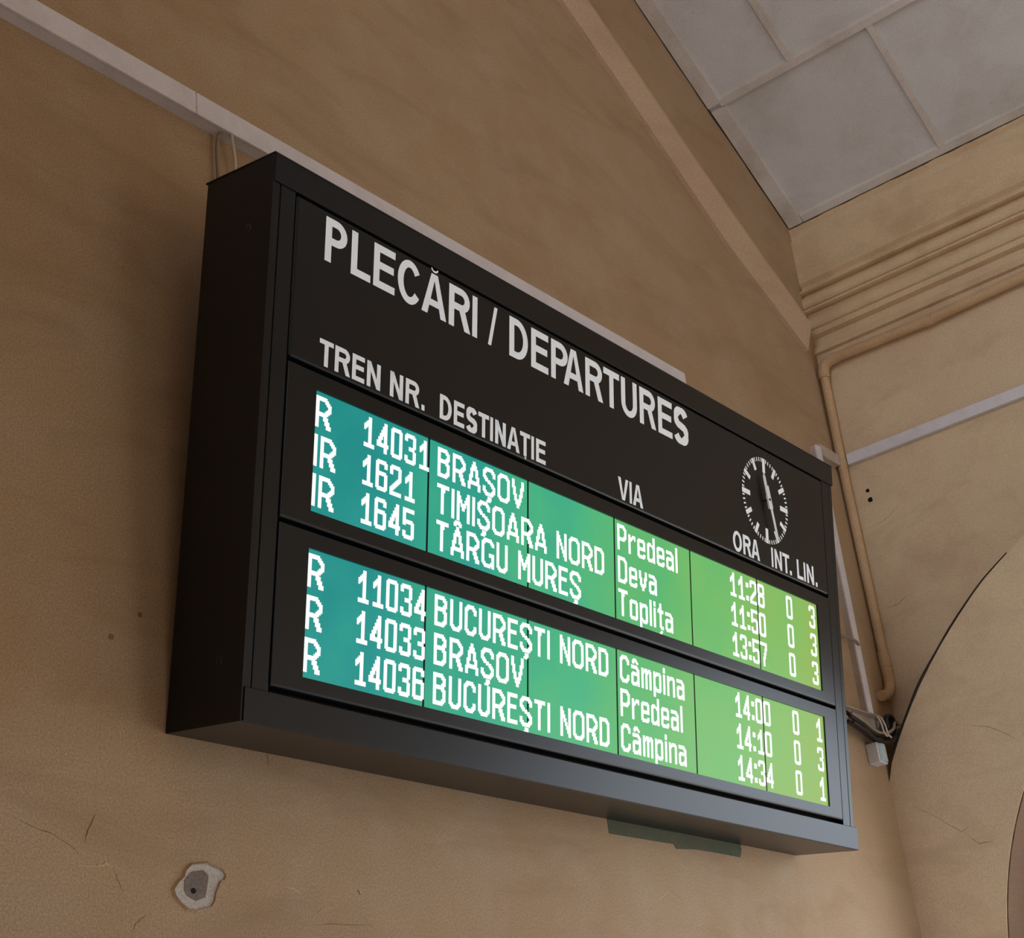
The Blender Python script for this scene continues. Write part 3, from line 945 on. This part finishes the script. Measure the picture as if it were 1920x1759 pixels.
def letter(m_, ch, u0, u1, w0, w1, sv, sh, v):
    Wd, H = u1 - u0, w1 - w0
    pi = math.pi
    if ch in 'I':
        rct(m_, u0, u1, w0, w1, v)
    elif ch == '.':
        rct(m_, u0, u1, w0, w0 + sh * 1.25, v)
    elif ch == '/':
        s = sv * 0.62
        quad(m_, [(u0, w0), (u0 + s, w0), (u1, w1), (u1 - s, w1)], v)
    elif ch == 'L':
        rct(m_, u0, u0 + sv, w0, w1, v)
        rct(m_, u0 + sv, u1, w0, w0 + sh, v)
    elif ch == 'T':
        c = (u0 + u1) / 2
        rct(m_, u0, u1, w1 - sh, w1, v)
        rct(m_, c - sv / 2, c + sv / 2, w0, w1 - sh, v)
    elif ch == 'E':
        rct(m_, u0, u0 + sv, w0, w1, v)
        rct(m_, u0 + sv, u1, w0, w0 + sh, v)
        rct(m_, u0 + sv, u1, w1 - sh, w1, v)
        mz = w0 + H * 0.53
        rct(m_, u0 + sv, u1 - Wd * 0.06, mz - sh / 2, mz + sh / 2, v)
    elif ch == 'N':
        rct(m_, u0, u0 + sv, w0, w1, v)
        rct(m_, u1 - sv, u1, w0, w1, v)
        quad(m_, [(u0, w1), (u1 - sv, w0), (u1, w0), (u0 + sv, w1)], v)
    elif ch == 'A':
        c = (u0 + u1) / 2
        t = sv * 0.58
        quad(m_, [(u0, w0), (u0 + sv * 1.06, w0), (c + 0.0, w1 - sh * 0.9), (c - t, w1)], v)
        quad(m_, [(u1 - sv * 1.06, w0), (u1, w0), (c + t, w1), (c, w1 - sh * 0.9)], v)
        quad(m_, [(c - t, w1), (c, w1 - sh * 0.9), (c + t, w1)], v)
        y0, y1 = w0 + H * 0.22, w0 + H * 0.22 + sh * 0.95
        f = lambda y: (y - w0) / H * (Wd / 2 - t)
        rct(m_, u0 + f(y0) + sv * 0.5, u1 - f(y0) - sv * 0.5, y0, y1, v)
    elif ch == 'V':
        c = (u0 + u1) / 2
        t = sv * 0.55
        quad(m_, [(u0, w1), (c - t, w0), (c, w0 + sh), (u0 + sv * 1.06, w1)], v)
        quad(m_, [(u1, w1), (u1 - sv * 1.06, w1), (c, w0 + sh), (c + t, w0)], v)
        quad(m_, [(c - t, w0), (c + t, w0), (c, w0 + sh)], v)
    elif ch in 'PR':
        rct(m_, u0, u0 + sv, w0, w1, v)
        hb = H * (0.60 if ch == 'P' else 0.56)
        uu = u1 if ch == 'P' else u1 - Wd * 0.04
        b = hb / 2
        a = min(b * 1.05, Wd * 0.5)
        rct(m_, u0 + sv, uu - a, w1 - sh, w1, v)
        rct(m_, u0 + sv, uu - a, w1 - hb, w1 - hb + sh, v)
        ring_arc(m_, uu - a, w1 - b, a, b, sh, sv, -pi / 2, pi / 2, v)
        if ch == 'R':
            xa = u0 + Wd * 0.42
            y = w1 - hb + sh * 0.4
            quad(m_, [(xa + sv * 0.1, y), (u1 - sv * 1.12, w0), (u1, w0), (xa + sv * 1.25, y)], v)
    elif ch == 'D':
        rct(m_, u0, u0 + sv, w0, w1, v)
        a = Wd * 0.60
        rct(m_, u0 + sv, u1 - a, w1 - sh, w1, v)
        rct(m_, u0 + sv, u1 - a, w0, w0 + sh, v)
        ring_arc(m_, u1 - a, (w0 + w1) / 2, a, H / 2, sh, sv, -pi / 2, pi / 2, v, 24)
    elif ch == 'O':
        ring_arc(m_, (u0 + u1) / 2, (w0 + w1) / 2, Wd / 2, H / 2 * 1.03, sh, sv, 0, 2 * pi, v, 40)
    elif ch == 'C':
        ring_arc(m_, (u0 + u1) / 2 + Wd * 0.03, (w0 + w1) / 2, Wd / 2 * 1.06, H / 2 * 1.03, sh, sv, 0.60, 2 * pi - 0.60, v, 36)
    elif ch == 'U':
        b = H * 0.36
        rct(m_, u0, u0 + sv, w0 + b, w1, v)
        rct(m_, u1 - sv, u1, w0 + b, w1, v)
        ring_arc(m_, (u0 + u1) / 2, w0 + b, Wd / 2, b * 1.03, sh, sv, pi, 2 * pi, v, 24)
    elif ch == 'S':
        # centre line as two joined arcs
        c = (u0 + u1) / 2
        a = (Wd - sv) / 2
        bu = (H * 0.5 - sh * 0.5 + H * 0.03) / 2
        top_c, bot_c = w1 + H * 0.015 - sh / 2 - bu, w0 - H * 0.015 + sh / 2 + bu
        P = []
        for k in range(13):
            t = math.radians(22) + (math.radians(232) - math.radians(22)) * k / 12
            P.append((c + a * 0.94 * math.cos(t), top_c + bu * math.sin(t)))
        for k in range(13):
            t = math.radians(52) - (math.radians(52) + math.radians(158)) * k / 12
            P.append((c + a * math.cos(t), bot_c + bu * math.sin(t)))
        vs, fs = [], []
        for i, (x, y) in enumerate(P):
            x0, y0 = P[max(i - 1, 0)]
            x1, y1 = P[min(i + 1, len(P) - 1)]
            tx, ty = x1 - x0, y1 - y0
            ln = math.hypot(tx, ty)
            nx, ny = -ty / ln, tx / ln
            hw = 0.5 * (sv * abs(nx) + sh * abs(ny))
            hw = max(hw, 0.5 * min(sv, sh))
            vs += [L(x + nx * hw, y + ny * hw, v), L(x - nx * hw, y - ny * hw, v)]
        for i in range(len(P) - 1):
            fs.append((2 * i, 2 * i + 1, 2 * i + 3, 2 * i + 2))
        m_.add(vs, fs)


VL = BD + 0.0005
TITLE = [('P', 0.1428, 0.2031), ('L', 0.2158, 0.2721), ('E', 0.2805, 0.3438), ('C', 0.3523, 0.4206), ('A', 0.4265, 0.5052), ('R', 0.5129, 0.5842), ('I', 0.5903, 0.6070), ('/', 0.6439, 0.6760),
         ('D', 0.7180, 0.7847), ('E', 0.7965, 0.8600), ('P', 0.8705, 0.9340), ('A', 0.9182, 0.9946), ('R', 1.0030, 1.0735), ('T', 1.0760, 1.1415), ('U', 1.1490, 1.2160), ('R', 1.2275, 1.2985), ('E', 1.3085, 1.3720), ('S', 1.3800, 1.4455)]
mb = MB()
for ch, a, b in TITLE:
    letter(mb, ch, a, b, 0.9252, 1.0216, 0.0175, 0.0163, VL)
ring_arc(mb, 0.4655, 1.0350, 0.0115, 0.0095, 0.0042, 0.004, math.pi * 1.02, math.pi * 1.98, VL, 12)
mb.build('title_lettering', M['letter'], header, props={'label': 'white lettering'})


def heading(chars, sv=0.0106, sh=0.0098):
    m_ = MB()
    for ch, a, b in chars:
        letter(m_, ch, a, b, 0.7040, 0.7585, sv, sh, VL)
    return m_


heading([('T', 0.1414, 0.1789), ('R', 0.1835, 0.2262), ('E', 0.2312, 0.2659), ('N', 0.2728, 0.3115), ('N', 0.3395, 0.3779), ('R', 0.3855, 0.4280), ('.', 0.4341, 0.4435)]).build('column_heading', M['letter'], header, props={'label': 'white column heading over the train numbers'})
hd = heading([('D', 0.4905, 0.5282), ('E', 0.5350, 0.5689), ('S', 0.5748, 0.6106), ('T', 0.6144, 0.6500), ('I', 0.6542, 0.6638), ('N', 0.6710, 0.7075), ('A', 0.7120, 0.7555), ('T', 0.7573, 0.7926), ('I', 0.7970, 0.8066), ('E', 0.8140, 0.8489)])
quad(hd, [(0.7725, 0.7022), (0.7790, 0.7022), (0.7790, 0.6990), (0.7755, 0.6962), (0.7735, 0.6972), (0.7762, 0.6995), (0.7762, 0.7000), (0.7725, 0.7000)], VL)
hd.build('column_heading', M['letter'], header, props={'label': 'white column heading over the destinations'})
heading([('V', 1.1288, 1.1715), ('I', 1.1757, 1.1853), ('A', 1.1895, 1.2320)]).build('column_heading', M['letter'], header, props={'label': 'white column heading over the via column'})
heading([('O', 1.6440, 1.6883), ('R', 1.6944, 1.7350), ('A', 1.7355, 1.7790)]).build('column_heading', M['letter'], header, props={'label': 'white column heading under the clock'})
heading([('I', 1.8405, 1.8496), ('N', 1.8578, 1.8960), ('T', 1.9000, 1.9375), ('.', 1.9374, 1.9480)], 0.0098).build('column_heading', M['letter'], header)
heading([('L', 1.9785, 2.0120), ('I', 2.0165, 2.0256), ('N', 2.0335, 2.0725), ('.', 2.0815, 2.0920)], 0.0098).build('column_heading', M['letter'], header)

# ---- clock set in the header panel
CU, CW, CR = 1.8232, 0.8855, 0.1205
clock_face = MB()
pts = [L(CU + 0.126 * math.cos(t), CW + 0.126 * math.sin(t), BD + 0.0003) for t in [2 * math.pi * k / 64 for k in range(64)]]
clock_face.add(pts, [tuple(range(64))])
clock = clock_face.build('clock_face', M['black'], board)
mb = MB()
for k in range(60):
    t = math.radians(90 - 6 * k)
    d = Vector((math.cos(t), math.sin(t)))
    p = Vector((-d.y, d.x))
    if k % 15 == 0:
        ln, wd = 0.0415, 0.0140
    elif k % 5 == 0:
        ln, wd = 0.0335, 0.0125
    else:
        ln, wd = 0.0112, 0.0044
    c = Vector((CU, CW))
    a, b = c + d * CR, c + d * (CR - ln)
    quad(mb, [tuple(a + p * wd / 2), tuple(b + p * wd / 2), tuple(b - p * wd / 2), tuple(a - p * wd / 2)], VL)
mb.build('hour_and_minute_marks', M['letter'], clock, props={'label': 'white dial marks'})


def hand(name, deg, tip, tail, w_tip, w_base, w_tail, v, split=0.0):
    t = math.radians(90 - deg)
    d = Vector((math.cos(t), math.sin(t)))
    p = Vector((-d.y, d.x))
    c = Vector((CU, CW))
    m_ = MB()
    poly = [c - d * tail + p * w_tail / 2, c - d * tail - p * w_tail / 2, c + d * split - p * w_tail / 2, c + d * split - p * w_base / 2, c + d * (tip - w_tip) - p * w_tip / 2, c + d * tip,
            c + d * (tip - w_tip) + p * w_tip / 2, c + d * split + p * w_base / 2, c + d * split + p * w_tail / 2]
    m_.prism([L(q.x, q.y, v) for q in poly], (0, -0.0012, 0))
    return m_.build(name, M['hand'], clock)


hand('hour_hand', 344.0, 0.076, 0.024, 0.0125, 0.0150, 0.0190, BD + 0.010, 0.012)
hand('minute_hand', 161.5, 0.114, 0.038, 0.0100, 0.0105, 0.0190, BD + 0.013, 0.026)
mb = MB()
mb.tube([L(CU, CW, BD), L(CU, CW, BD + 0.016)], 0.0035, 12)
mb.build('spindle', M['screw'], clock)

# ---- screws on the left flank
for (dv, w) in ((0.128, 0.955), (0.128, 0.112)):
    mb = MB()
    prof_ = [(0.0, 0.0), (0.0095, 0.0), (0.0095, 0.0015), (0.007, 0.0035), (0.0, 0.0042)]
    seg = 18
    vs, fs = [], []
    for r, h in prof_[1:4]:
        vs += [(0.002 - h, -dv + r * math.cos(2 * math.pi * k / seg), w + r * math.sin(2 * math.pi * k / seg)) for k in range(seg)]
    for a in range(2):
        for k in range(seg):
            j = (k + 1) % seg
            fs.append((a * seg + k, a * seg + j, (a + 1) * seg + j, (a + 1) * seg + k))
    fs.append(tuple(range(2 * seg, 3 * seg)))
    mb.add(vs, fs, True)
    mb.build('screw', M['screw'], board)


# ------------------------------------------------------------------ cable trunking
def trunk_x(name, x0, x1, z0, z1, dep, label, mat='trunk', group=None):
    """trunking running along the gable wall: base tray plus clipped lid"""
    e = thing(name, label, 'cable trunking', (x0, 0, z0 + ZO), (0, 0, 0), group)
    h = z1 - z0
    m_ = MB()
    m_.box((0, 0, 0.001), (x1 - x0, -(dep - 0.008), h - 0.001))
    m_.build('base_tray', M[mat], e)
    m_ = MB()
    m_.box((0.0005, -(dep - 0.0085), 0), (x1 - x0 - 0.0005, -dep, h))
    m_.build('lid', M[mat], e, bevel=0.002)
    return e


trunk_x('cable_trunking', -1.6, -0.1690, 1.3765, 1.4340, 0.035, 'long white plastic cable trunking on the ochre wall, left of its joint', group='trunking lengths along the gable wall')
trunk_x('cable_trunking', -0.1684, 1.7640, 1.3765, 1.4340, 0.035, 'white plastic cable trunking passing behind the top of the departure board', group='trunking lengths along the gable wall')
trunk_x('cable_trunking', 2.6450, 2.7850, 1.4370, 1.4800, 0.022, 'short white trunking stub in the corner behind the painted pipe', 'trunkdirty')

e = thing('cable_trunking', 'white cable trunking running along the right wall below the pipe', 'cable trunking', (XW, 0, ZO))
mb = MB()
mb.box((0, -0.038, 1.4425), (-0.012, -5.15, 1.4815))
mb.build('base_tray', M['trunk'], e)
mb = MB()
mb.box((-0.0115, -0.038, 1.4415), (-0.020, -5.15, 1.4825))
mb.build('lid', M['trunk'], e, bevel=0.002)

e = thing('cable_trunking', 'upright white trunking coming out from behind the board beside the pipe', 'cable trunking', (2.585, 0, 0.508 + ZO))
mb = MB()
lean = 0.026
mb.prism([(0.0, 0, 0), (0.034, 0, 0), (0.034 + lean, 0, 0.955), (lean, 0, 0.955)], (0, -0.018, 0))
mb.build('base_tray', M['trunkdirty'], e)
mb = MB()
mb.prism([(-0.001, -0.0175, -0.001), (0.035, -0.0175, -0.001), (0.035 + lean, -0.0175, 0.956), (lean - 0.001, -0.0175, 0.956)], (0, -0.008, 0))
mb.build('lid', M['trunk'], e, bevel=0.002)

# open channel low in the corner
e = thing('cable_channel', 'open white cable channel in the corner with dark cables hanging out', 'cable trunking', (2.43, 0, 0.460 + ZO))
mb = MB()
mb.box((0, -0.001, 0), (0.385, -0.003, 0.044))
mb.box((0, -0.001, 0.041), (0.385, -0.026, 0.044))
mb.box((0, -0.001, 0.0), (0.11, -0.026, 0.003))
mb.build('channel_tray', M['trunkdirty'], e)

# ------------------------------------------------------------------ painted conduit pipe
pp = thing('conduit_pipe', 'ochre painted conduit pipe turning down in the corner of the two walls', 'pipe', (2.803, -0.02, 0.66 + ZO))
PXx, PYy = 2.803, -0.020


def P3(x, y, z):
    return (x, y, z + ZO)


def local(pts, e_):
    o3 = Vector(e_.location)
    return [Vector(p) - o3 for p in pts]


mb = MB()
mb.tube(local([P3(PXx, -0.072, 1.852), P3(PXx, -0.45, 1.842), P3(PXx, -0.80, 1.852), P3(PXx, -1.6, 1.853), P3(PXx, -5.15, 1.853)], pp), 0.0185, 18)
mb.build('horizontal_run', M['pipe'], pp)
mb = MB()
mb.tube(local(smooth_path([P3(PXx, -0.090, 1.8515), P3(PXx, -0.060, 1.850), P3(PXx, -0.036, 1.838), P3(PXx, -0.026, 1.816), P3(PXx, -0.025, 1.790)], 6), pp), 0.0205, 18)
mb.build('upper_elbow', M['pipe'], pp)
mb = MB()
mb.tube(local([P3(PXx, -0.025, 1.80), P3(PXx, -0.020, 1.46), P3(PXx, -0.0195, 1.03), P3(PXx, -0.0195, 0.74)], pp), 0.0158, 18)
mb.build('vertical_run', M['pipe'], pp)
mb = MB()
mb.tube(local([P3(PXx, -0.0195, 1.455), P3(PXx, -0.0195, 1.425)], pp), 0.0172, 18)
mb.build('coupling', M['pipe'], pp)
mb = MB()
mb.tube(local([P3(PXx, -0.428, 1.8425), P3(PXx, -0.462, 1.8425)], pp), 0.0215, 18)
mb.build('coupling', M['pipe'], pp)
mb = MB()
mb.tube(local([P3(PXx, -0.0195, 0.752), P3(PXx, -0.0195, 0.700)], pp), 0.0195, 18)
mb.tube(local(smooth_path([P3(PXx, -0.0195, 0.71), P3(PXx, -0.0195, 0.655), P3(PXx - 0.006, -0.019, 0.628), P3(PXx - 0.028, -0.018, 0.604), P3(PXx - 0.058, -0.017, 0.592), P3(PXx - 0.078, -0.016, 0.588)], 6), pp), 0.0178, 18)
mb.build('lower_elbow', M['pipe'], pp)


# ------------------------------------------------------------------ loose cables
def cable(name, pts, r, mat, label, n=8, group=None):
    m_ = MB()
    P = smooth_path(pts, n)
    m_.tube(P, r, 8)
    return m_.build(name, mat, origin=tuple(P[0]), props=tagp(label, 'cable', group))


cable('cable', [P3(-0.083, -0.020, 1.380), P3(-0.0915, -0.016, 1.366), P3(-0.0945, -0.014, 1.33), P3(-0.0945, -0.014, 1.27), P3(-0.094, -0.016, 1.15), P3(-0.09, -0.02, 1.08)], 0.0042, M['cablegrey'],
      'grey cable hanging straight down from the trunking behind the board top corner')
cable('cable', [P3(-0.078, -0.026, 1.379), P3(-0.070, -0.030, 1.388), P3(-0.060, -0.026, 1.362), P3(-0.051, -0.022, 1.325), P3(-0.049, -0.02, 1.28), P3(-0.05, -0.02, 1.15), P3(-0.05, -0.03, 1.08)], 0.0036, M['cablewhite'],
      'white cable curving down from the trunking behind the board top corner')

# dark bundle sagging from the channel to the arch
CB = [
    (0.006, 0.004, 0.0066, 'cableblack', 'uppermost black cable sagging from the open channel to the arch'),
    (-0.004, -0.010, 0.0066, 'cableblack', 'thick black cable in the middle of the sagging bundle'),
    (-0.012, -0.003, 0.0050, 'cablegrey', 'grey cable at the front of the sagging bundle'),
    (0.004, -0.026, 0.0066, 'cableblack', 'black cable low in the sagging bundle, behind the lowest one'),
    (-0.012, -0.032, 0.0060, 'cableblack', 'lowest black cable of the sagging bundle above the white box'),
]
for i, (dy, dz, r, mt, lb) in enumerate(CB):
    pts = [P3(2.400, -0.040 + dy, 0.470 + dz), P3(2.470, -0.044 + dy, 0.452 + dz), P3(2.560, -0.032 + dy, 0.441 + dz), P3(2.620, -0.036 + dy, 0.440 + dz), P3(2.668, -0.044 + dy, 0.458 + dz),
           P3(2.700, -0.040 + dy, 0.484 + dz), P3(2.745, -0.028 + dy, 0.500 + dz)]
    cable('cable', pts, r, M[mt], lb, group='cables sagging in the corner')
for (dx, lb) in ((0.0, 'short pale wire hanging out of the channel, left of two'), (0.026, 'short pale wire hanging out of the channel, right of two')):
    cable('wire', [P3(2.592 + dx, -0.028, 0.500), P3(2.582 + dx, -0.050, 0.486), P3(2.590 + dx, -0.056, 0.462), P3(2.606 + dx, -0.052, 0.436), P3(2.618 + dx, -0.056, 0.424)], 0.0032, M['cablewhite'], lb, group='pale wire ends at the channel')
cable('wire', [P3(2.525, -0.006, 0.760), P3(2.555, -0.022, 0.752), P3(2.585, -0.032, 0.742), P3(2.606, -0.030, 0.735)], 0.0045, M['cablegrey'], 'short grey wire looped over the upright white trunking')


coil = [P3(2.690 + 0.030 * math.cos(t) * (1 - 0.02 * t), -0.046 + 0.006 * t / 6, 0.478 + 0.030 * math.sin(t)) for t in [k * 0.6 for k in range(22)]]
cable('cable', coil, 0.0060, M['cableblack'], 'coiled black cable end stuffed into the corner beside the arch band', 3)


def arc_cable(r_off, x, a0, a1, rad, mat, label, wob, name='cable'):
    pts = []
    for k in range(15):
        a = a0 + (a1 - a0) * k / 14
        rr = RO + r_off + wob * math.sin(k * 1.7)
        pts.append((x + 0.003 * math.sin(k), YC + rr * math.cos(a), ZC + rr * math.sin(a)))
    P = smooth_path(pts, 4)
    m_ = MB()
    m_.tube(P, rad, 8)
    return m_.build(name, mat, origin=tuple(P[0]), props=tagp(label, 'cable'))


A0 = math.acos((-0.03 - YC) / (RO + 0.006))
arc_cable(0.0060, XB + 0.004, A0, math.radians(58.5), [0.0062 - 0.0042 * k / 56 for k in range(57)], M['cableblack'], 'thin black cable lying along the top edge of the arch band', 0.0008)
arc_cable(0.0030, XB + 0.012, A0, math.radians(47), 0.0042, M['cablegrey'], 'grey cable lying beside the black one on the arch band', 0.0006)

# ------------------------------------------------------------------ little white box
e = thing('junction_box', 'small white plastic sensor box below the cable bundle in the corner', 'junction box', (2.560, 0, 0.338 + ZO))
mb = MB()
mb.box((0, 0, 0), (0.056, -0.040, 0.066))
mb.build('housing', M['boxwhite'], e, bevel=0.004, seg=3)
mb = MB()
vs, fs = [], []
nseg, mseg = 12, 8
for i in range(mseg + 1):
    z = 0.006 + 0.054 * i / mseg
    for k in range(nseg + 1):
        t = math.pi * k / nseg
        vs.append((0.028 - 0.024 * math.cos(t), -0.039 - 0.011 * math.sin(t), z))
for i in range(mseg):
    for k in range(nseg):
        a = i * (nseg + 1) + k
        fs.append((a, a + 1, a + nseg + 2, a + nseg + 1))
fs.append(tuple(range(nseg + 1))[::-1])
fs.append(tuple(range(mseg * (nseg + 1), (mseg + 1) * (nseg + 1))))
mb.add(vs, fs, True)
mb.build('lens', M['lens'], e, props={'label': 'pale curved lens'})
